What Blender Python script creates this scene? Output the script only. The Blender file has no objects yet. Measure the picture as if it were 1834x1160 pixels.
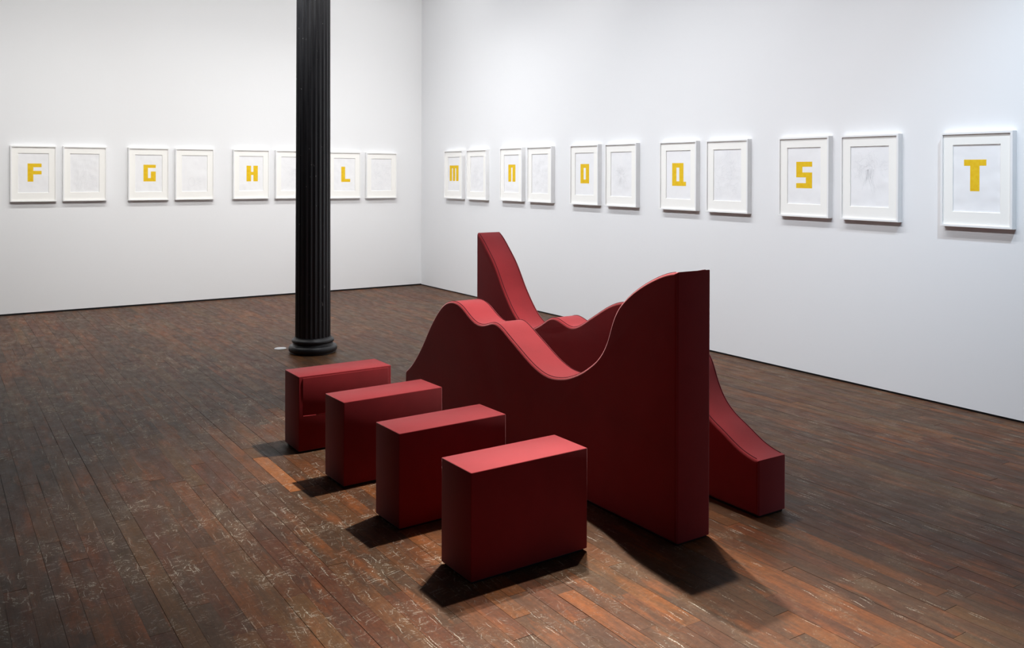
import bpy, bmesh, math, random
from mathutils import Matrix, Vector

random.seed(7)
scene = bpy.context.scene
COL = scene.collection

# ------------------------------------------------------------------ camera
W_PX, H_PX, F_PX = 1834.0, 1160.0, 1595.3
cam_data = bpy.data.cameras.new('camera')
cam_data.sensor_fit = 'HORIZONTAL'
cam_data.sensor_width = 36.0
cam_data.lens = F_PX / W_PX * 36.0
cam_data.shift_x = (W_PX / 2 - 915.06) / W_PX
cam_data.shift_y = (316.65 - H_PX / 2) / W_PX
cam_data.clip_start = 0.05
cam_data.clip_end = 100
cam = bpy.data.objects.new('camera', cam_data)
COL.objects.link(cam)
CAM = Vector((11.3396, -5.89821, 1.6))
FW = Vector((-0.83657148, 0.54784112, -0.00427427)).normalized()
RT = Vector((0.54783392, 0.8365824, 0.00280883)).normalized()
UP = RT.cross(FW).normalized()
RT = FW.cross(UP).normalized()
m = Matrix((RT, UP, -FW)).transposed().to_4x4()
m.translation = CAM
cam.matrix_world = m
scene.camera = cam

# ------------------------------------------------------------------ world, lights, exposure
world = bpy.data.worlds.new('world')
scene.world = world
world.use_nodes = True
bg = world.node_tree.nodes['Background']
bg.inputs[0].default_value = (0.80, 0.88, 1.0, 1)
bg.inputs[1].default_value = 0.015

scene.view_settings.view_transform = 'Standard'
scene.view_settings.look = 'None'
scene.view_settings.exposure = 0.0
scene.view_settings.gamma = 1.0
scene.view_settings.use_curve_mapping = False


def aim(o, loc, target):
    o.location = loc
    o.rotation_euler = (Vector(target) - Vector(loc)).to_track_quat('-Z', 'Y').to_euler()


def strip(name, loc, target, length, width, watts, color, spread):
    l = bpy.data.lights.new(name, 'AREA')
    l.spread = math.radians(spread)
    l.shape = 'RECTANGLE'
    l.energy, l.color = watts, color
    o = bpy.data.objects.new(name, l)
    COL.objects.link(o)
    aim(o, loc, target)
    l.size, l.size_y = length, width
    return o


def spot(name, loc, target, watts, color, deg, blend, radius):
    l = bpy.data.lights.new(name, 'SPOT')
    l.energy, l.color = watts, color
    l.spot_size, l.spot_blend, l.shadow_soft_size = math.radians(deg), blend, radius
    o = bpy.data.objects.new(name, l)
    COL.objects.link(o)
    aim(o, loc, target)
    return o


strip('wall_wash_right', (4.55, -2.15, 4.6), (4.55, 0.0, -7.6), 5.9, 0.12, 66, (0.955, 0.97, 1.0), 108)
strip('wall_wash_left', (2.3, -4.1, 4.6), (0.0, -4.1, -8.0), 6.2, 0.12, 54, (1.0, 0.99, 0.965), 108)
strip('upper_wash_right', (4.2, -2.15, 4.65), (4.2, 0.0, 3.4), 7.6, 0.12, 27, (0.955, 0.97, 1.0), 110)  # added strip, brightens the upper wall that the main wash leaves dim
strip('upper_wash_left', (2.3, -3.4, 4.65), (0.0, -3.4, 3.4), 6.8, 0.12, 29, (1.0, 0.99, 0.965), 110)  # added strip, evens out the upper left wall
strip('cross_wash_right', (4.7, -5.2, 4.6), (4.7, 0.0, 1.3), 7.8, 0.12, 52, (0.92, 0.955, 1.0), 64)
strip('cross_wash_left', (5.4, -3.1, 4.6), (0.0, -3.1, 1.3), 6.2, 0.12, 39, (1.0, 0.99, 0.975), 62)
spot('added_wall_spot', (8.3, -1.8, 4.6), (8.2, 0.0, 0.8), 110, (0.93, 0.96, 1.0), 74, 1.0, 0.08)  # added spot to brighten the near end of the right wall
spot('added_wall_spot', (9.6, -1.8, 4.6), (9.0, 0.0, 0.2), 420, (0.68, 0.84, 1.0), 74, 1.0, 0.08)  # added cool spot standing in for daylight on the wall's near end
strip('added_cool_fill', (12.5, -1.9, 2.0), (8.0, -0.6, 0.9), 2.6, 2.4, 8, (0.62, 0.80, 1.0), 170)  # added cool fill from an unseen source beyond the open end
spot('track_spot', (6.62, -2.32, 4.6), (9.65, -4.0, 0.0), 1850, (1.0, 0.95, 0.89), 40, 1.0, 0.045)
spot('track_spot', (6.90, -2.40, 4.6), (7.15, -3.6, 0.3), 1450, (1.0, 0.95, 0.89), 46, 1.0, 0.05)
spot('track_spot', (7.50, -2.45, 4.6), (9.8, -4.2, 0.0), 1950, (1.0, 0.95, 0.89), 38, 1.0, 0.05)  # added third lamp, lightens the outer part of the slab shadow


# ------------------------------------------------------------------ helpers
def finish(o, mat=None, parent=None):
    COL.objects.link(o)
    if mat is not None and o.data is not None and not o.data.materials:
        o.data.materials.append(mat)
    if parent is not None:
        o.parent = parent
    return o


def obj(name, bm, mat, parent=None, smooth=None):
    me = bpy.data.meshes.new(name)
    bmesh.ops.recalc_face_normals(bm, faces=bm.faces[:])
    bm.to_mesh(me)
    bm.free()
    if smooth is not None:
        for p in me.polygons:
            p.use_smooth = True
        me.set_sharp_from_angle(angle=math.radians(smooth))
    return finish(bpy.data.objects.new(name, me), mat, parent)


def thing(name, label, cat, loc=(0, 0, 0), rotz=0.0, group=None):
    o = bpy.data.objects.new(name, None)
    o.empty_display_size = 0.1
    o.location = loc
    o.rotation_euler = (0, 0, rotz)
    tag(o, label, cat, group)
    return finish(o)


def tag(o, label, cat, group=None):
    o['label'] = label
    o['category'] = cat
    if group:
        o['group'] = group
    return o


def add_box(bm, x0, x1, y0, y1, z0, z1):
    r = bmesh.ops.create_cube(bm, size=1.0)
    for v in r['verts']:
        v.co = Vector((x0 + (v.co.x + .5) * (x1 - x0), y0 + (v.co.y + .5) * (y1 - y0), z0 + (v.co.z + .5) * (z1 - z0)))
    return r['verts']


def bevel_all(bm, w, seg=2):
    bmesh.ops.bevel(bm, geom=bm.edges[:], offset=w, segments=seg, affect='EDGES', profile=0.5)


def lathe(bm, prof, n=64):
    rings = []
    for r, z in prof:
        rings.append([bm.verts.new((r * math.cos(2 * math.pi * k / n), r * math.sin(2 * math.pi * k / n), z)) for k in range(n)])
    for a, b in zip(rings, rings[1:]):
        for k in range(n):
            bm.faces.new((a[k], a[(k + 1) % n], b[(k + 1) % n], b[k]))
    bm.faces.new(rings[0][::-1])
    bm.faces.new(rings[-1])


def tube(bm, pts, r, n=6):
    rings = []
    for i, p in enumerate(pts):
        p = Vector(p)
        t = (Vector(pts[min(i + 1, len(pts) - 1)]) - Vector(pts[max(i - 1, 0)])).normalized()
        a = t.cross(Vector((0, 1, 0)))
        if a.length < 1e-3:
            a = t.cross(Vector((1, 0, 0)))
        a.normalize()
        b = t.cross(a)
        rings.append([bm.verts.new(p + r * (math.cos(2 * math.pi * k / n) * a + math.sin(2 * math.pi * k / n) * b)) for k in range(n)])
    for A, B in zip(rings, rings[1:]):
        for k in range(n):
            bm.faces.new((A[k], A[(k + 1) % n], B[(k + 1) % n], B[k]))
    bm.faces.new(rings[0])
    bm.faces.new(rings[-1])


# ------------------------------------------------------------------ materials
class NT:
    """small node-tree builder"""
    def __init__(self, name):
        self.mat = bpy.data.materials.new(name)
        self.mat.use_nodes = True
        self.t = self.mat.node_tree
        self.bsdf = self.t.nodes['Principled BSDF']

    def n(self, typ, ins=None, **props):
        nd = self.t.nodes.new(typ)
        for k, v in props.items():
            setattr(nd, k, v)
        for k, v in (ins or {}).items():
            self.put(nd.inputs[k], v)
        return nd

    def put(self, sock, v):
        if isinstance(v, bpy.types.NodeSocket):
            self.t.links.new(v, sock)
        elif isinstance(v, bpy.types.Node):
            self.t.links.new(v.outputs[0], sock)
        else:
            sock.default_value = v

    def math(self, op, a, b=0.0, clamp=False):
        nd = self.t.nodes.new('ShaderNodeMath')
        nd.operation = op
        nd.use_clamp = clamp
        self.put(nd.inputs[0], a)
        self.put(nd.inputs[1], b)
        return nd.outputs[0]

    def mix(self, fac, a, b, blend='MIX'):
        nd = self.t.nodes.new('ShaderNodeMix')
        nd.data_type = 'RGBA'
        nd.blend_type = blend
        self.put(nd.inputs[0], fac)
        self.put(nd.inputs[6], a)
        self.put(nd.inputs[7], b)
        return nd.outputs[2]

    def noise(self, vec, scale, detail=3.0, rough=0.55, dist=0.0):
        return self.n('ShaderNodeTexNoise', {'Vector': vec, 'Scale': scale, 'Detail': detail, 'Roughness': rough, 'Distortion': dist}).outputs[0]

    def remap(self, v, a, b, c=0.0, d=1.0):
        nd = self.n('ShaderNodeMapRange', {'Value': v, 'From Min': a, 'From Max': b, 'To Min': c, 'To Max': d})
        return nd.outputs[0]

    def mapping(self, vec, rot=(0, 0, 0), scale=(1, 1, 1), loc=(0, 0, 0)):
        return self.n('ShaderNodeMapping', {'Vector': vec, 'Rotation': rot, 'Scale': scale, 'Location': loc}).outputs[0]

    def bump(self, height, strength, dist):
        nd = self.n('ShaderNodeBump', {'Height': height, 'Strength': strength, 'Distance': dist})
        self.put(self.bsdf.inputs['Normal'], nd)

    def ramp(self, fac, stops, interp='LINEAR'):
        nd = self.t.nodes.new('ShaderNodeValToRGB')
        cr = nd.color_ramp
        cr.interpolation = interp
        while len(cr.elements) < len(stops):
            cr.elements.new(0.5)
        for e, (p, c) in zip(cr.elements, stops):
            e.position = p
            e.color = (*c, 1)
        self.put(nd.inputs[0], fac)
        return nd.outputs[0]


def plain(name, color, rough=0.6, spec=0.3):
    k = NT(name)
    k.put(k.bsdf.inputs['Base Color'], (*color, 1))
    k.put(k.bsdf.inputs['Roughness'], rough)
    k.put(k.bsdf.inputs['Specular IOR Level'], spec)
    return k


def wall_paint(name, color):
    k = plain(name, color, 0.75, 0.15)
    pos = k.n('ShaderNodeNewGeometry').outputs['Position']
    k.put(k.bsdf.inputs['Base Color'], k.mix(k.noise(pos, 0.9, 3), (color[0] * .985, color[1] * .985, color[2] * .985, 1), (*color, 1)))
    k.bump(k.noise(pos, 130, 3), 0.05, 0.002)
    return k.mat


M_WALL = wall_paint('white_wall_paint', (0.83, 0.835, 0.845))
M_CEIL = wall_paint('ceiling_paint', (0.30, 0.30, 0.31))
M_BLACK = plain('black_gap_fill', (0.012, 0.012, 0.013), 0.5).mat  # fills the dark gaps under walls, slabs and stools
M_SUB = plain('dark_subfloor', (0.010, 0.007, 0.005), 0.9, 0.1).mat


def fabric(name, base, dark):
    k = plain(name, base, 0.75, 0.15)
    tc = k.n('ShaderNodeTexCoord').outputs['Object']
    weave = k.math('ADD', k.n('ShaderNodeTexWave', {'Vector': tc, 'Scale': 260.0, 'Distortion': 0.6}, bands_direction='X').outputs[1],
                   k.n('ShaderNodeTexWave', {'Vector': tc, 'Scale': 260.0, 'Distortion': 0.6}, bands_direction='Z').outputs[1])
    mott = k.noise(tc, 7.0, 4)
    fine = k.noise(tc, 320.0, 2)
    f = k.math('ADD', k.math('MULTIPLY', mott, 0.55), k.math('MULTIPLY', fine, 0.45))
    k.put(k.bsdf.inputs['Base Color'], k.mix(k.remap(f, .35, .68), (*dark, 1), (*base, 1)))
    k.put(k.bsdf.inputs['Sheen Weight'], 0.50)
    k.put(k.bsdf.inputs['Sheen Roughness'], 0.45)
    k.put(k.bsdf.inputs['Sheen Tint'], (1.0, 0.62, 0.62, 1))
    k.bump(k.math('ADD', k.math('MULTIPLY', weave, .35), fine), 0.12, 0.002)
    return k.mat


M_RED = fabric('dark_red_felt', (0.262, 0.012, 0.017), (0.215, 0.009, 0.013))
M_SEAM = plain('dark_red_seam', (0.07, 0.008, 0.012), 0.9, 0.1).mat
M_FRAME = plain('white_lacquered_frame', (0.87, 0.87, 0.87), 0.45, 0.35).mat
M_MAT = plain('cream_mat_board', (0.93, 0.92, 0.885), 0.85, 0.1).mat


def paper(name):
    k = plain(name, (0.80, 0.80, 0.80), 0.9, 0.1)
    oi = k.n('ShaderNodeObjectInfo').outputs['Random']
    tc = k.n('ShaderNodeTexCoord').outputs['Object']
    v = k.n('ShaderNodeVectorMath', {0: tc, 1: k.n('ShaderNodeCombineXYZ', {'X': k.math('MULTIPLY', oi, 50.0)}).outputs[0]}, operation='ADD').outputs[0]
    sm = k.noise(v, 6.0, 4, .6)
    k.put(k.bsdf.inputs['Base Color'], k.mix(k.remap(sm, .45, .75), (0.88, 0.88, 0.89, 1), (0.845, 0.848, 0.865, 1)))
    k.bump(k.noise(v, 9.0, 1), 0.35, 0.02)
    return k.mat


M_PAPER = paper('white_drawing_paper')
M_PENCIL = plain('pale_pencil_graphite', (0.74, 0.745, 0.76), 0.8, 0.1).mat


def yellow():
    k = plain('yellow_gouache', (0.83, 0.55, 0.022), 0.75, 0.15)
    tc = k.n('ShaderNodeTexCoord').outputs['Object']
    k.put(k.bsdf.inputs['Base Color'], k.mix(k.remap(k.noise(tc, 38, 4), .35, .7), (0.83, 0.56, 0.026, 1), (0.78, 0.48, 0.016, 1)))
    return k.mat


M_YELLOW = yellow()


def iron():
    k = plain('black_painted_cast_iron', (0.012, 0.012, 0.014), 0.38, 0.5)
    tc = k.n('ShaderNodeTexCoord').outputs['Object']
    st = k.mapping(tc, scale=(14, 14, 1.2))
    n1 = k.noise(st, 3.0, 5)
    chips = k.remap(k.noise(k.mapping(tc, scale=(1, 1, .45)), 46.0, 2), .74, .755)
    base = k.mix(n1, (0.007, 0.007, 0.009, 1), (0.020, 0.019, 0.021, 1))
    k.put(k.bsdf.inputs['Base Color'], k.mix(k.math('MULTIPLY', chips, .8), base, (0.42, 0.40, 0.38, 1)))
    k.put(k.bsdf.inputs['Roughness'], k.remap(n1, .3, .7, .34, .55))
    k.bump(k.noise(tc, 90, 4), 0.2, 0.004)
    return k.mat


M_IRON = iron()


def planks_material(bare_board=False):
    k = plain('bare_orange_floorboard' if bare_board else 'worn_painted_floorboards', (0.1, .06, .04), 0.5, 0.10)
    g = k.n('ShaderNodeNewGeometry')
    pos = g.outputs['Position']
    isl = g.outputs['Random Per Island']
    oi = k.n('ShaderNodeObjectInfo').outputs['Random']
    r = k.math('FRACT', k.math('ADD', k.math('MULTIPLY', oi, 7.13), isl))
    r2 = k.math('FRACT', k.math('MULTIPLY', r, 17.31))
    # each board samples its own piece of grain
    off = k.n('ShaderNodeCombineXYZ', {'X': k.math('MULTIPLY', r, 37.0), 'Y': k.math('MULTIPLY', r2, 23.0)}).outputs[0]
    pv = k.n('ShaderNodeVectorMath', {0: pos, 1: off}, operation='ADD').outputs[0]
    wood = k.ramp(r, [(0.0, (.060, .034, .022)), (.25, (.092, .036, .020)), (.50, (.066, .041, .027)), (.72, (.108, .046, .022)),
                      (.90, (.105, .062, .030)), (.96, (.140, .058, .022)), (1.0, (.135, .056, .024))])
    grain = k.noise(k.mapping(pv, scale=(2.2, 48, 1)), 2.0, 5, .6)
    wood = k.mix(k.remap(grain, .30, .72, 0, .45), wood, (0.024, .014, .009, 1))
    # dark wear and orange bare wood in long patches along the boards
    wear = k.remap(k.noise(k.mapping(pv, scale=(1.6, 7.0, 1)), 1.6, 4, .6), .47, .66)
    wood = k.mix(k.math('MULTIPLY', wear, .62), wood, (.036, .028, .024, 1))
    bare = k.remap(k.noise(k.mapping(pv, scale=(1.8, 8.0, 1), loc=(5, 9, 0)), 1.3, 4, .62), .53, .70)
    wood = k.mix(k.math('MULTIPLY', bare, .72), wood, (.185, .066, .021, 1))
    if bare_board:
        wood = k.mix(k.remap(wear, 0, 1, .95, .65), wood, (.25, .105, .038, 1))
    # grey-olive grime film crossing the boards
    film = k.remap(k.noise(k.mapping(pos, scale=(.8, 1.2, 1)), 1.1, 4, .55, .4), .42, .64)
    fine = k.remap(k.noise(k.mapping(pos, scale=(1.2, 2.6, 1)), 3.2, 5, .62), .32, .68)
    film = k.math('MULTIPLY', film, k.remap(fine, 0, 1, .25, 1.0))
    col = k.mix(k.math('MULTIPLY', film, .15 if bare_board else .58), wood, k.mix(k.noise(pos, 3.1, 3), (.052, .042, .031, 1), (.076, .058, .043, 1)))
    # pale scratches and chips, gathered in worn areas
    area = k.remap(k.noise(k.mapping(pos, loc=(3.3, 1.7, 0)), 1.1, 4, .6), .36, .58)
    clump = k.remap(k.noise(k.mapping(pos, scale=(1, 1.5, 1), loc=(8, 2, 0)), 4.2, 5, .68), .50, .62)
    wob = k.n('ShaderNodeTexNoise', {'Vector': pos, 'Scale': 7.0, 'Detail': 3.0}).outputs[1]
    wp = k.n('ShaderNodeVectorMath', {0: pos, 1: k.n('ShaderNodeVectorMath', {0: wob, 'Scale': .045}, operation='SCALE').outputs[0]}, operation='ADD').outputs[0]
    # the front left of the room has seen the most traffic
    xyz = k.n('ShaderNodeSeparateXYZ', {0: pos})
    zone = k.math('MULTIPLY', k.remap(xyz.outputs[1], -2.9, -4.2, .22, 1.0), k.remap(xyz.outputs[0], 9.0, 7.8, .25, 1.0))
    s = None
    for i, (ang, sx, sy, r0, pw, gate) in enumerate(((0.03, 7, 150, .38, 15, .6), (0.5, 16, 110, .36, 10, .3), (1.30, 10, 130, .38, 8, .45), (1.75, 19, 100, .36, 6, .15),
                                                     (-0.80, 18, 120, .36, 8, .2), (2.4, 24, 80, .35, 6, .1))):
        mp = k.mapping(k.mapping(wp, rot=(0, 0, ang)), scale=(sx, sy, 1), loc=(ang * 9 + i, ang * 5, 0))
        vo = k.n('ShaderNodeTexVoronoi', {'Vector': mp, 'Scale': 1.0}, voronoi_dimensions='2D')
        rr = k.math('POWER', k.n('ShaderNodeSeparateColor', {0: vo.outputs['Color']}).outputs[0], float(pw))
        v = k.math('GREATER_THAN', k.math('SUBTRACT', k.math('MULTIPLY', rr, r0), vo.outputs['Distance']), 0.01)
        v = k.math('MULTIPLY', v, k.remap(clump, 0, 1, gate, 1.0))
        if i:
            v = k.math('MULTIPLY', v, zone)
        s = v if s is None else k.math('MAXIMUM', s, v)
    s = k.math('MULTIPLY', s, k.remap(k.noise(pos, 170.0, 2, .5), .40, .54))
    chip = k.math('MULTIPLY', k.remap(k.noise(k.mapping(pos, loc=(1, 2, 0)), 80.0, 5, .7, .4), .60, .65), clump)
    s = k.math('MAXIMUM', s, k.math('MULTIPLY', chip, k.remap(zone, 0, 1, .35, 1.1)))
    s = k.math('MULTIPLY', s, k.remap(area, 0, 1, .25, 1.0))
    dust = k.math('MULTIPLY', k.math('MULTIPLY', clump, area), .20)
    col = k.mix(k.remap(k.noise(pos, 48.0, 4, .7), .35, .65, 0, .32), col, (.012, .009, .007, 1))
    col = k.mix(dust, col, (.15, .125, .09, 1))
    col = k.mix(1.0, col, (1.29, 1.06, .86, 1), 'MULTIPLY')
    col = k.mix(k.math('MULTIPLY', s, .85), col, (.52, .48, .40, 1))
    k.put(k.bsdf.inputs['Base Color'], col)
    rough = k.remap(k.noise(k.mapping(pos, scale=(1, 3, 1)), 7, 4), .3, .7, .36, .52)
    k.put(k.bsdf.inputs['Roughness'], k.math('ADD', rough, k.math('MULTIPLY', s, .3)))
    k.bump(k.math('ADD', k.math('MULTIPLY', grain, .5), k.math('MULTIPLY', k.noise(pos, 14, 4), .6)), 0.25, 0.004)
    return k.mat


M_PLANK = planks_material()
M_PLANK_BARE = planks_material(True)

# ------------------------------------------------------------------ setting
X_END, Y_END, Z_CEIL = 12.6, -7.6, 4.9


def structure(name, bm, mat):
    o = obj(name, bm, mat)
    o['kind'] = 'structure'
    return o


bm = bmesh.new(); add_box(bm, -0.2, X_END, Y_END, 0.2, -0.12, -0.014)
floor = structure('floor', bm, M_SUB)
bm = bmesh.new(); add_box(bm, -0.2, 0.0, Y_END, 0.2, 0.019, Z_CEIL)
structure('wall_left', bm, M_WALL)
bm = bmesh.new(); add_box(bm, 0.0, X_END, 0.0, 0.2, 0.013, Z_CEIL)
structure('wall_right', bm, M_WALL)
bm = bmesh.new(); add_box(bm, -0.2, X_END, Y_END, 0.2, Z_CEIL, Z_CEIL + 0.15)
structure('ceiling', bm, M_CEIL)
bm = bmesh.new(); add_box(bm, -0.19, -0.006, Y_END, 0.19, -0.014, 0.019)  # black strip stands in for the shaded reveal under the wall
structure('dark_reveal_left', bm, M_BLACK)
bm = bmesh.new(); add_box(bm, 0.0, X_END, 0.006, 0.19, -0.014, 0.013)  # shade of the right wall's reveal, put in as a black strip
structure('dark_reveal_right', bm, M_BLACK)

# floorboards: rows run along the right wall
PW = 0.080
T_BOARD = 0.0138
boards = []
rng = random.Random(21)
rows = int(-Y_END / PW)
BARE_ROW, BARE_X = 53, (6.385, 7.012)       # the orange board beside the stools
for j in range(-1, rows - 1):
    y1 = -0.059 - j * PW
    top, low = min(y1, -0.001), y1 - PW
    x = 0.004 - rng.random() * 1.0
    while x < X_END:
        L_ = rng.choice((0.45, 0.62, 0.75, 0.9, 1.1, 1.35, 1.7)) * rng.uniform(.85, 1.15)
        a, b = max(x, 0.0), min(x + L_, X_END)
        gx, gy = rng.uniform(.0001, .0009), rng.choice((.0001, .0002, .0003, .0004, .0006, .0016))
        dz = rng.uniform(-.0006, .0004)
        spans = [(a, b)]
        if j == BARE_ROW:
            spans = [(a, min(b, BARE_X[0])), (max(a, BARE_X[1]), b)]
        for p, q in spans:
            if q - p > 0.05:
                boards.append((p + gx, q - gx, low + gy, top - gy * .5, dz))
        x += L_
y1 = -0.059 - BARE_ROW * PW
BARE = (BARE_X[0] + .001, BARE_X[1] - .001, y1 - PW + .0016, y1 - .0008, -.0008)


def pix(P):
    d = Vector(P) - CAM
    z = d.dot(FW)
    return (915.06 + F_PX * d.dot(RT) / z, 316.65 - F_PX * d.dot(UP) / z) if z > .3 else None


def shown(b):
    """area in the photograph, for choosing which boards are single parts"""
    q = [pix((b[i], b[k], 0)) for i, k in ((0, 2), (1, 2), (1, 3), (0, 3))]
    if any(p is None for p in q):
        return 0
    q = [(min(max(u, 0), W_PX), min(max(v, 0), H_PX)) for u, v in q]
    return abs(sum(q[i][0] * q[(i + 1) % 4][1] - q[(i + 1) % 4][0] * q[i][1] for i in range(4))) / 2


boards.sort(key=shown, reverse=True)

# one shared bevelled board, scaled per copy
bm = bmesh.new()
add_box(bm, -.5, .5, -.5, .5, -1.0, 0.0)
board_me = bpy.data.meshes.new('plank')
bm.to_mesh(board_me); bm.free()
board_me.materials.append(M_PLANK)
bare_me = board_me.copy()
bare_me.materials[0] = M_PLANK_BARE
for a, b, c, d, dz in boards[:299] + [BARE]:
    o = bpy.data.objects.new('plank', board_me)
    o.location = ((a + b) / 2, (c + d) / 2, dz)
    o.scale = (b - a, d - c, T_BOARD)
    finish(o, None, floor)
o.data = bare_me
o['label'] = 'bare bright orange floorboard'
bm = bmesh.new()
for a, b, c, d, dz in boards[299:]:
    add_box(bm, a, b, c, d, dz - T_BOARD, dz)
o = obj('floorboards', bm, M_PLANK, floor)
o['kind'] = 'stuff'


# ------------------------------------------------------------------ upholstered red pieces
def resample(pts, n):
    """Catmull-Rom through the points, then n even steps"""
    P = [Vector(p) for p in pts]
    P = [P[0] * 2 - P[1]] + P + [P[-1] * 2 - P[-2]]
    dense = []
    for i in range(1, len(P) - 2):
        for s in range(12):
            t = s / 12
            a, b, c, d = P[i - 1], P[i], P[i + 1], P[i + 2]
            dense.append(0.5 * ((2 * b) + (c - a) * t + (2 * a - 5 * b + 4 * c - d) * t * t + (3 * b - a - 3 * c + d) * t ** 3))
    dense.append(P[-2])
    acc = [0.0]
    for a, b in zip(dense, dense[1:]):
        acc.append(acc[-1] + (b - a).length)
    out, k = [], 0
    for i in range(n):
        s = acc[-1] * i / (n - 1)
        while k < len(acc) - 2 and acc[k + 1] < s:
            k += 1
        f = (s - acc[k]) / max(acc[k + 1] - acc[k], 1e-9)
        out.append(dense[k].lerp(dense[k + 1], f))
    for _ in range(4):      # gentle smoothing of the traced curve
        out = [out[0]] + [(out[i - 1] + 2 * out[i] + out[i + 1]) / 4 for i in range(1, len(out) - 1)] + [out[-1]]
    return out


def prism(bm, outline, depth, r, z_floor=None, seg=5):
    """outline (s,z) closed ccw; extruded along y from 0 to depth with rounded rims of radius r"""
    n = len(outline)
    nor = []
    for i in range(n):
        a, b, c = outline[i - 1], outline[i], outline[(i + 1) % n]
        e1, e2 = (b - a), (c - b)
        n1, n2 = Vector((e1.y, -e1.x)).normalized(), Vector((e2.y, -e2.x)).normalized()
        nn = (n1 + n2)
        nn = nn.normalized() if nn.length > 1e-6 else n1
        nor.append(nn / max(nn.dot(n1), .5))
    rings = []
    lay = [(r - r * math.cos(math.pi / 2 * k / seg), r - r * math.sin(math.pi / 2 * k / seg)) for k in range(seg + 1)]
    lay += [(depth - y, o) for y, o in reversed(lay)]
    for y, off in lay:
        ring = []
        for p, q in zip(outline, nor):
            v = p - q * off
            z = v.y
            if z_floor is not None:
                z = max(z, z_floor)
            ring.append(bm.verts.new((v.x, y, z)))
        rings.append(ring)
    for A, B in zip(rings, rings[1:]):
        for k in range(n):
            bm.faces.new((A[k], B[k], B[(k + 1) % n], A[(k + 1) % n]))
    bm.faces.new(rings[0])
    bm.faces.new(rings[-1][::-1])


def wave_bench(name, label, prof, loc, rotz, thick):
    """prof: (s,z) of the top from far to near end"""
    t = thing(name, label, 'sculpture', (*loc, 0), rotz)
    top = resample(prof, 150)
    x0, x1 = top[0].x, top[-1].x
    zb = 0.012
    left = [Vector((x0, zb + (top[0].y - zb) * k / 6)) for k in range(6)]
    right = [Vector((x1, zb + (top[-1].y - zb) * (6 - k) / 6)) for k in range(1, 7)]
    bottom = [Vector((x1 + (x0 - x1) * k / 20, zb)) for k in range(1, 20)]
    outline = left + top + right + bottom
    outline = outline[::-1]
    bm = bmesh.new()
    prism(bm, outline, thick, 0.014)
    obj('upholstery', bm, M_RED, t, 50)
    for y in (0.0145, thick - 0.0145):
        bm = bmesh.new()
        tube(bm, [(p.x, y, p.y) for p in top[1:-1]], 0.0026)
        obj('seam', bm, M_SEAM, t, 60)
    for x in (x0, x1):
        bm = bmesh.new()
        zt = (top[0].y if x == x0 else top[-1].y)
        tube(bm, [(x + (0.004 if x == x0 else -0.004), .004, zb + .01), (x + (0.004 if x == x0 else -0.004), .004, zt - .012)], 0.0022)
        obj('corner_seam', bm, M_RED, t, 60)
    bm = bmesh.new()
    add_box(bm, x0 + .012, x1 - .012, .012, thick - .012, 0.0, zb + .002)
    obj('base', bm, M_BLACK, t)
    return t


PROF_A = [(-2.531, .283), (-2.47, .323), (-2.416, .368), (-2.362, .422), (-2.31, .481), (-2.268, .532), (-2.227, .588), (-2.176, .649),
          (-2.127, .702), (-2.077, .749), (-2.029, .786), (-1.981, .809), (-1.934, .82), (-1.887, .823), (-1.841, .816), (-1.796, .8),
          (-1.751, .775), (-1.707, .752), (-1.663, .734), (-1.62, .726), (-1.578, .726), (-1.536, .735), (-1.495, .749), (-1.467, .758),
          (-1.427, .76), (-1.387, .746), (-1.348, .728), (-1.309, .706), (-1.271, .687), (-1.233, .668), (-1.196, .649), (-1.159, .63),
          (-1.122, .612), (-1.087, .596), (-1.051, .582), (-1.016, .571), (-.982, .562), (-.948, .557), (-.9, .555), (-.86, .559),
          (-.819, .566), (-.763, .58), (-.708, .602), (-.655, .626), (-.602, .659), (-.551, .694), (-.526, .716), (-.501, .743),
          (-.478, .776), (-.463, .804), (-.449, .838), (-.436, .876), (-.421, .912), (-.404, .944), (-.379, .981), (-.347, 1.01),
          (-.32, 1.033), (-.294, 1.052), (-.242, 1.085), (-.191, 1.113), (-.141, 1.136), (-.093, 1.156), (-.045, 1.171), (.004, 1.178)]
PROF_B = [(-2.536, 1.18), (-2.505, 1.164), (-2.447, 1.115), (-2.387, 1.058), (-2.325, .997), (-2.268, .925), (-2.204, .832), (-2.138, .754),
          (-2.082, .694), (-2.03, .652), (-1.99, .628), (-1.94, .606), (-1.89, .598), (-1.84, .61), (-1.796, .632), (-1.753, .65),
          (-1.712, .676), (-1.67, .699), (-1.629, .712), (-1.589, .712), (-1.549, .702), (-1.51, .69), (-1.471, .679), (-1.432, .677),
          (-1.394, .686), (-1.357, .702), (-1.312, .725), (-1.269, .751), (-1.225, .775), (-1.183, .799), (-1.141, .822), (-1.1, .843),
          (-1.059, .861), (-1.019, .875), (-.97, .886), (-.9, .89), (-.83, .876), (-.75, .84), (-.66, .785), (-.57, .728), (-.5, .68),
          (-.462, .631), (-.434, .56), (-.396, .485), (-.35, .43), (-.293, .388), (-.234, .36), (-.181, .331), (-.129, .303),
          (-.078, .284), (-.028, .273), (.004, .269)]

wave_bench('wave_bench', 'nearer dark red wave-topped slab, its tall end facing the camera',
           PROF_A, (8.5417, -3.2192), 0.00888, 0.207)
wave_bench('wave_bench', 'farther dark red wave-topped slab, tall at its far end, low at its near end',
           PROF_B, (8.5170, -2.6802), -0.0028, 0.196)

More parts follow.
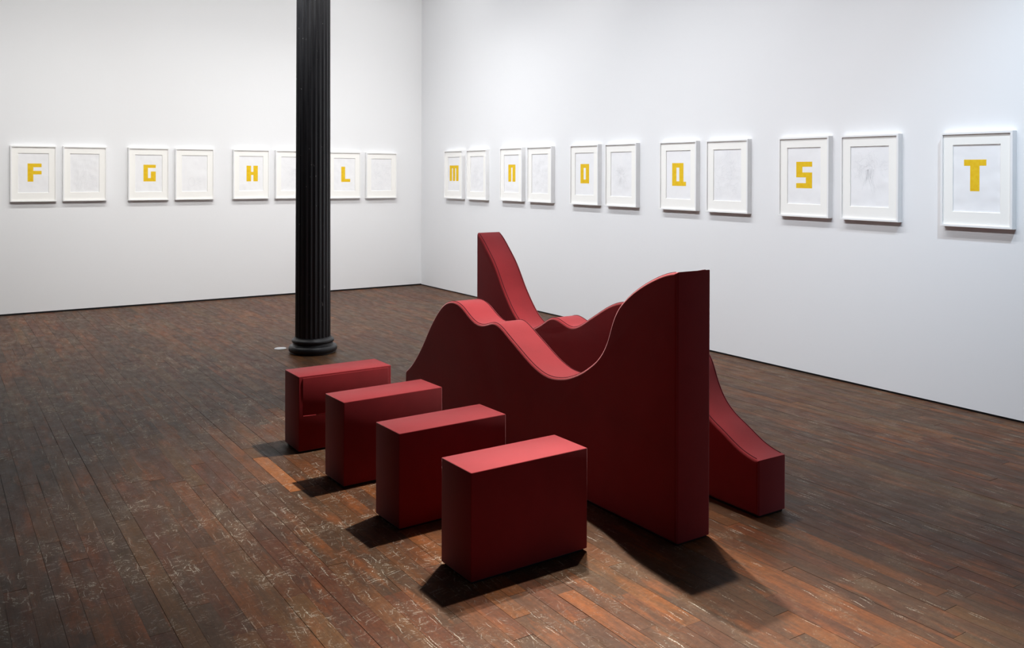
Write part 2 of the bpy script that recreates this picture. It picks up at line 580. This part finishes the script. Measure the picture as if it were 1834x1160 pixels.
ST_L, ST_T, ST_H = 0.5775, 0.232, 0.4377
stools = [
    (6.4509, -4.1330, 0.0063, 'dark red box stool with a loose side flap, the one nearest the black column'),
    (7.1156, -4.1376, 0.0355, 'dark red plain box stool, second in the row from the black column'),
    (7.7545, -4.1409, 0.0319, 'dark red plain box stool, third in the row from the black column'),
    (8.3750, -4.1368, 0.0161, 'dark red plain box stool nearest the viewer, front end of the row'),
]
for i, (x, y, a, lab) in enumerate(stools):
    t = thing('box_stool', lab, 'stool', (x, y, 0), a, 'red box stools in a row')
    bm = bmesh.new()
    add_box(bm, -ST_T, 0, 0, ST_L, 0.012, ST_H)
    bevel_all(bm, 0.0035, 2)
    obj('upholstery', bm, M_RED, t, 50)
    # welt seams round the top panel
    z = ST_H - .0035
    q = [(-ST_T + .0035, .0035), (-.0035, .0035), (-.0035, ST_L - .0035), (-ST_T + .0035, ST_L - .0035)]
    bm = bmesh.new()
    for k in range(4):
        tube(bm, [(*q[k], z), (*q[(k + 1) % 4], z)], 0.0030)
    obj('seam', bm, M_RED, t, 60)
    bm = bmesh.new()
    add_box(bm, -ST_T + .012, -.012, .012, ST_L - .012, 0.0, .014)
    obj('base', bm, M_BLACK, t)
    if i == 0:
        bm = bmesh.new()
        add_box(bm, 0.0003, 0.0043, 0.022, ST_L - .02, 0.205, ST_H - .010)
        bevel_all(bm, 0.0015, 2)
        f = obj('flap', bm, M_RED, t, 50)
        f['label'] = 'loose hanging fabric flap'
        bm = bmesh.new()
        tube(bm, [(.0045, .024, .212), (.006, .1, .209), (.0055, .3, .211), (.0045, ST_L - .022, .210)], 0.0028)
        obj('hem', bm, M_RED, f, 60)

# ------------------------------------------------------------------ cast iron column
CX, CY = 3.722, -3.019
t = thing('column', 'black fluted cast iron column standing behind the farthest red stool', 'column', (CX, CY, 0))
bm = bmesh.new()
NF, SUB = 24, 9
levels = [(0.137, .1545), (0.30, .1545), (0.8, .1535), (1.6, .1515), (2.4, .1495), (3.2, .1480), (4.0, .1455), (4.55, .1440)]
rings = []
for z, r in levels:
    ring = []
    for k in range(NF * SUB):
        ph = (k % SUB) / SUB
        d = 0.0
        if ph > .22:
            u = (ph - .22) / .78
            d = .0085 * math.sqrt(max(0.0, 1 - (2 * u - 1) ** 2))
        th = 2 * math.pi * k / (NF * SUB)
        ring.append(bm.verts.new(((r - d) * math.cos(th), (r - d) * math.sin(th), z)))
    rings.append(ring)
for A, B in zip(rings, rings[1:]):
    for k in range(len(A)):
        bm.faces.new((A[k], A[(k + 1) % len(A)], B[(k + 1) % len(A)], B[k]))
bm.faces.new(rings[0][::-1]); bm.faces.new(rings[-1])
obj('fluted_shaft', bm, M_IRON, t, 40)
bm = bmesh.new()
prof = [(.185, 0.0), (.196, .004)]
for k in range(9):
    a = -math.pi / 2 * .9 + math.pi * .9 * k / 8
    prof.append((.190 + .0235 * math.cos(a), .038 + .030 * math.sin(a)))
prof += [(.183, .071), (.177, .074), (.174, .080), (.175, .086)]
for k in range(7):
    a = -math.pi / 2 * .9 + math.pi * .9 * k / 6
    prof.append((.170 + .0155 * math.cos(a), .107 + .018 * math.sin(a)))
prof += [(.165, .130), (.160, .136), (.158, .142)]
lathe(bm, prof, 96)
obj('base', bm, M_IRON, t, 50)
bm = bmesh.new()
lathe(bm, [(.146, 4.52), (.160, 4.53), (.165, 4.55), (.160, 4.57), (.160, 4.62), (.20, 4.70), (.215, 4.74), (.215, 4.76)], 64)
add_box(bm, -.24, .24, -.24, .24, 4.755, Z_CEIL)
obj('capital', bm, M_IRON, t, 40)

# white floor disc by the column
bm = bmesh.new()
lathe(bm, [(.052, .0006), (.054, .003), (.050, .0055), (.02, .006)], 40)
o = obj('floor_disc', bm, plain('white_plastic', (.66, .66, .68), .5).mat, None, 50)
o.location = (3.434, -3.219, 0)
tag(o, 'small white round disc lying on the floor just left of the black column base', 'disc')

# ------------------------------------------------------------------ framed works
DEP = 0.05


def rects_letter(name):
    """blocky letter as rectangles in a unit square, y up"""
    R_ = {
        'F': [(0, 0, .41, 1), (.41, .80, 1, 1), (.41, .40, 1, .595)],
        'G': [(0, 0, .36, 1), (.36, .81, 1, 1), (.36, 0, 1, .20), (.60, .20, 1, .595)],
        'H': [(0, 0, .40, 1), (.61, 0, 1, 1), (.40, .405, .61, .605)],
        'L': [(0, 0, .43, 1), (.43, 0, 1, .20)],
        'M': [(0, 0, .26, .82), (.37, 0, .62, .82), (.73, 0, 1, .82), (0, .82, 1, 1)],
        'N': [(0, 0, .41, .83), (.60, 0, 1, .83), (0, .83, 1, 1)],
        'O': [(0, 0, .37, 1), (.62, 0, 1, 1), (.37, 0, .62, .2), (.37, .8, .62, 1)],
        'Q': [(0, 0, .31, 1), (.52, 0, .816, 1), (.31, 0, .52, .2), (.31, .8, .52, 1), (.816, 0, 1, .185)],
        'S': [(0, .81, 1, 1), (0, .595, .39, .81), (0, .41, 1, .595), (.61, .19, 1, .41), (0, 0, 1, .19)],
        'T': [(0, .805, 1, 1), (.28, 0, .70, .805)],
    }
    return R_[name]


LET = {  # x0, x1, y-top, y-bottom as fractions of the frame
    'F': (.370, .672, .316, .640), 'G': (.371, .672, .322, .640), 'H': (.370, .682, .327, .644), 'L': (.40, .68, .318, .645),
    'M': (.26, .745, .310, .632), 'N': (.35, .665, .317, .637), 'O': (.347, .650, .320, .642), 'Q': (.325, .700, .315, .648),
    'S': (.340, .656, .310, .640), 'T': (.320, .632, .290, .620)}


def ribbon(bm, pts, w, y):
    prev = None
    for i, p in enumerate(pts):
        a, b = pts[max(i - 1, 0)], pts[min(i + 1, len(pts) - 1)]
        dx, dz = b[0] - a[0], b[1] - a[1]
        l = math.hypot(dx, dz) or 1
        nx, nz = -dz / l * w / 2, dx / l * w / 2
        cur = (bm.verts.new((p[0] + nx, y, p[1] + nz)), bm.verts.new((p[0] - nx, y, p[1] - nz)))
        if prev:
            bm.faces.new((prev[0], cur[0], cur[1], prev[1]))
        prev = cur


def pencil(bm, style, x0, x1, z0, z1, y, seed):
    r = random.Random(seed)
    cx, cz, w, h = (x0 + x1) / 2, (z0 + z1) / 2, x1 - x0, z1 - z0
    lines = []

    def wander(x, z, ang, n, step, curl):
        pts = [(x, z)]
        for _ in range(n):
            ang += r.gauss(0, curl)
            x += math.cos(ang) * step
            z += math.sin(ang) * step
            if not (x0 + .008 < x < x1 - .008 and z0 + .008 < z < z1 - .008):
                break
            pts.append((x, z))
        if len(pts) > 2:
            lines.append(pts)
    if style == 'verticals':
        for _ in range(46):
            wander(x0 + w * r.uniform(.08, .92), z0 + h * r.uniform(.25, .9), -math.pi / 2, r.randint(6, 22), h * .022, .09)
        for _ in range(40):
            wander(x0 + w * r.gauss(.5, .22), z0 + h * r.gauss(.35, .1), r.uniform(0, 6.3), 14, h * .012, .7)
    elif style == 'doodle':
        for k in range(3):
            c = (x0 + w * .38 + r.uniform(-.004, .004), z0 + h * .27 + r.uniform(-.004, .004))
            lines.append([(c[0] + w * .13 * math.cos(a * .33) * (1 - .08 * k), c[1] + h * .12 * math.sin(a * .33)) for a in range(21)])
        for _ in range(9):
            wander(x0 + w * r.uniform(.5, .72), z0 + h * r.uniform(.2, .32), r.uniform(-.4, .6), 10, w * .02, .35)
    elif style == 'tree':
        for _ in range(52):
            a = r.uniform(.3, 2.9)
            d = r.uniform(.12, .42)
            wander(cx + w * d * math.cos(a), cz + h * (.02 + d * .75 * math.sin(a)), a + r.choice((-1.4, 1.4)), 16, w * .016, .35)
        for _ in range(26):
            wander(cx + w * r.gauss(0, .05), cz + h * .12, -math.pi / 2, r.randint(8, 22), h * .02, .1)
    elif style == 'radial':
        for _ in range(64):
            a = r.uniform(0, 6.3)
            d = r.uniform(.02, .12)
            wander(cx + w * d * math.cos(a), z0 + h * .46 + h * d * math.sin(a), a, r.randint(6, 18), w * .022, .2)
        for _ in range(30):
            wander(cx + w * r.gauss(0, .16), z0 + h * r.gauss(.48, .14), r.uniform(0, 6.3), 14, w * .016, .6)
    elif style == 'dense':
        for _ in range(110):
            wander(x0 + w * r.uniform(.08, .92), z0 + h * r.uniform(.06, .84), r.uniform(-.6, .6) + r.choice((0, 3.14, 1.57)), r.randint(8, 18), w * .018, .4)
    else:  # cluster
        for _ in range(80):
            wander(cx + w * r.gauss(0, .17), z0 + h * r.gauss(.48, .16), r.uniform(0, 6.3), r.randint(8, 18), w * .018, .45)
    for pts in lines:
        ribbon(bm, pts, r.choice((.0007, .0009, .0013)), y)


def framed(name, label, cat, group, loc, rotz, w, h, letter=None, style=None, seed=0):
    """origin: middle of the frame's bottom edge, on the wall plane; front towards local -y"""
    t = thing(name, label, cat, loc, rotz, group)
    rw = .0135
    bm = bmesh.new()
    o_ = [(-w / 2, 0), (w / 2, 0), (w / 2, h), (-w / 2, h)]
    i_ = [(-w / 2 + rw, rw), (w / 2 - rw, rw), (w / 2 - rw, h - rw), (-w / 2 + rw, h - rw)]
    ch = .0012
    def inset(q, d):
        c = ((q[0][0] + q[2][0]) / 2, (q[0][1] + q[2][1]) / 2)
        return [(x - math.copysign(d, x - c[0]), z - math.copysign(d, z - c[1])) for x, z in q]
    loops = [(o_, 0.0), (o_, -DEP + ch), (inset(o_, ch), -DEP), (inset(i_, -ch), -DEP), (i_, -DEP + ch), (i_, 0.0)]
    L_ = [[bm.verts.new((x, y, z)) for x, z in q] for q, y in loops]
    for k in range(len(L_)):
        A, B = L_[k], L_[(k + 1) % len(L_)]
        for s in range(4):
            bm.faces.new((A[s], A[(s + 1) % 4], B[(s + 1) % 4], B[s]))
    obj('frame', bm, M_FRAME, t)
    # mat board with a bevelled window
    x0, x1, z0, z1 = -w * .335, w * .330, h * .160, h * .868
    ym = -DEP + .012
    inner = [(x0, z0), (x1, z0), (x1, z1), (x0, z1)]
    back = [(x0 + .002, z0 + .002), (x1 - .002, z0 + .002), (x1 - .002, z1 - .002), (x0 + .002, z1 - .002)]
    edge = [(-w / 2 + rw, rw), (w / 2 - rw, rw), (w / 2 - rw, h - rw), (-w / 2 + rw, h - rw)]
    bm = bmesh.new()
    loops = [(edge, ym + .006), (edge, ym), (inner, ym), (back, ym + .006)]
    L_ = [[bm.verts.new((x, y, z)) for x, z in q] for q, y in loops]
    for k in range(len(L_)):
        A, B = L_[k], L_[(k + 1) % len(L_)]
        for s in range(4):
            bm.faces.new((A[s], A[(s + 1) % 4], B[(s + 1) % 4], B[s]))
    obj('mat_board', bm, M_MAT, t)
    # paper
    yp = ym + .0075
    bm = bmesh.new()
    add_box(bm, x0 - .012, x1 + .012, yp, yp + .0015, z0 - .012, z1 + .012)
    pp = obj('paper', bm, M_PAPER, t)
    if letter:
        fx0, fx1, ft, fb = LET[letter]
        X0, X1 = -w / 2 + w * fx0, -w / 2 + w * fx1
        Z1, Z0 = h * (1 - ft), h * (1 - fb)
        bm = bmesh.new()
        for a, b, c, d in rects_letter(letter):
            add_box(bm, X0 + (X1 - X0) * a, X0 + (X1 - X0) * c, yp - .0005, yp + .0004, Z0 + (Z1 - Z0) * b, Z0 + (Z1 - Z0) * d)
        lo = obj('letter', bm, M_YELLOW, pp)
        lo['label'] = 'flat yellow block letter ' + ('m' if letter == 'M' else 'n' if letter == 'N' else letter)
    else:
        bm = bmesh.new()
        pencil(bm, style, x0, x1, z0, z1, yp - .0003, seed)
        lo = obj('pencil_lines', bm, M_PENCIL, pp)
        lo['label'] = 'very faint grey pencil lines'
        lo['kind'] = 'stuff'
    return t


# left wall: (right edge y, bottom z); right wall: (left edge x, bottom z)
LEFT = [(-4.671, 1.263, 'F', None), (-4.146, 1.264, None, 'verticals'), (-3.450, 1.262, 'G', None), (-2.916, 1.262, None, 'doodle'),
        (-2.217, 1.262, 'H', None), (-1.674, 1.260, None, 'cluster'), (-.952, 1.251, 'L', None), (-.408, 1.248, None, 'dense')]
RIGHT = [(.752, 1.257, 'M', None), (1.350, 1.257, None, 'cluster'), (2.152, 1.264, 'N', None), (2.745, 1.264, None, 'dense'),
         (3.575, 1.263, 'O', None), (4.175, 1.262, None, 'radial'), (4.994, 1.259, 'Q', None), (5.603, 1.257, None, 'dense'),
         (6.419, 1.255, 'S', None), (7.012, 1.252, None, 'tree'), (7.820, 1.244, 'T', None)]
WL, HL, WR, HR = .462, .628, .488, .641
AFTER = {'F': 'F at the left edge', 'G': 'G', 'H': 'H, half behind the column', 'L': 'L, last before the corner',
         'M': 'm, next after the corner', 'N': 'n', 'O': 'O', 'Q': 'Q', 'S': 'S'}
PLACE = {'F': 'leftmost on the left wall', 'G': 'third frame on the left wall', 'H': 'just left of the black column', 'L': 'just right of the black column',
         'M': 'first on the right wall', 'N': 'second letter right of the corner',
         'S': 'second letter from the right edge', 'T': 'rightmost on the right wall'}
PLACE['O'] = 'third letter right of the corner'
PLACE['Q'] = 'fourth letter right of the corner'
prev = None
for wall, items in (('left', LEFT), ('right', RIGHT)):
    for i, (e, z, let, style) in enumerate(items):
        if wall == 'left':
            loc, rz, w, h = (0.0, e - WL / 2, z), math.pi / 2, WL, HL
        else:
            loc, rz, w, h = (e + WR / 2, 0.0, z), 0.0, WR, HR
        if let:
            lc = 'm' if let == 'M' else 'n' if let == 'N' else let
            framed('framed_print', 'white framed yellow letter %s, %s' % (lc, PLACE[let]), 'picture',
                   'framed yellow letters', loc, rz, w, h, letter=let)
            prev = let
        else:
            framed('framed_drawing', 'white framed faint pencil drawing, right of the yellow %s' % AFTER[prev], 'picture',
                   'framed faint pencil drawings', loc, rz, w, h, style=style, seed=i * 7 + len(items))
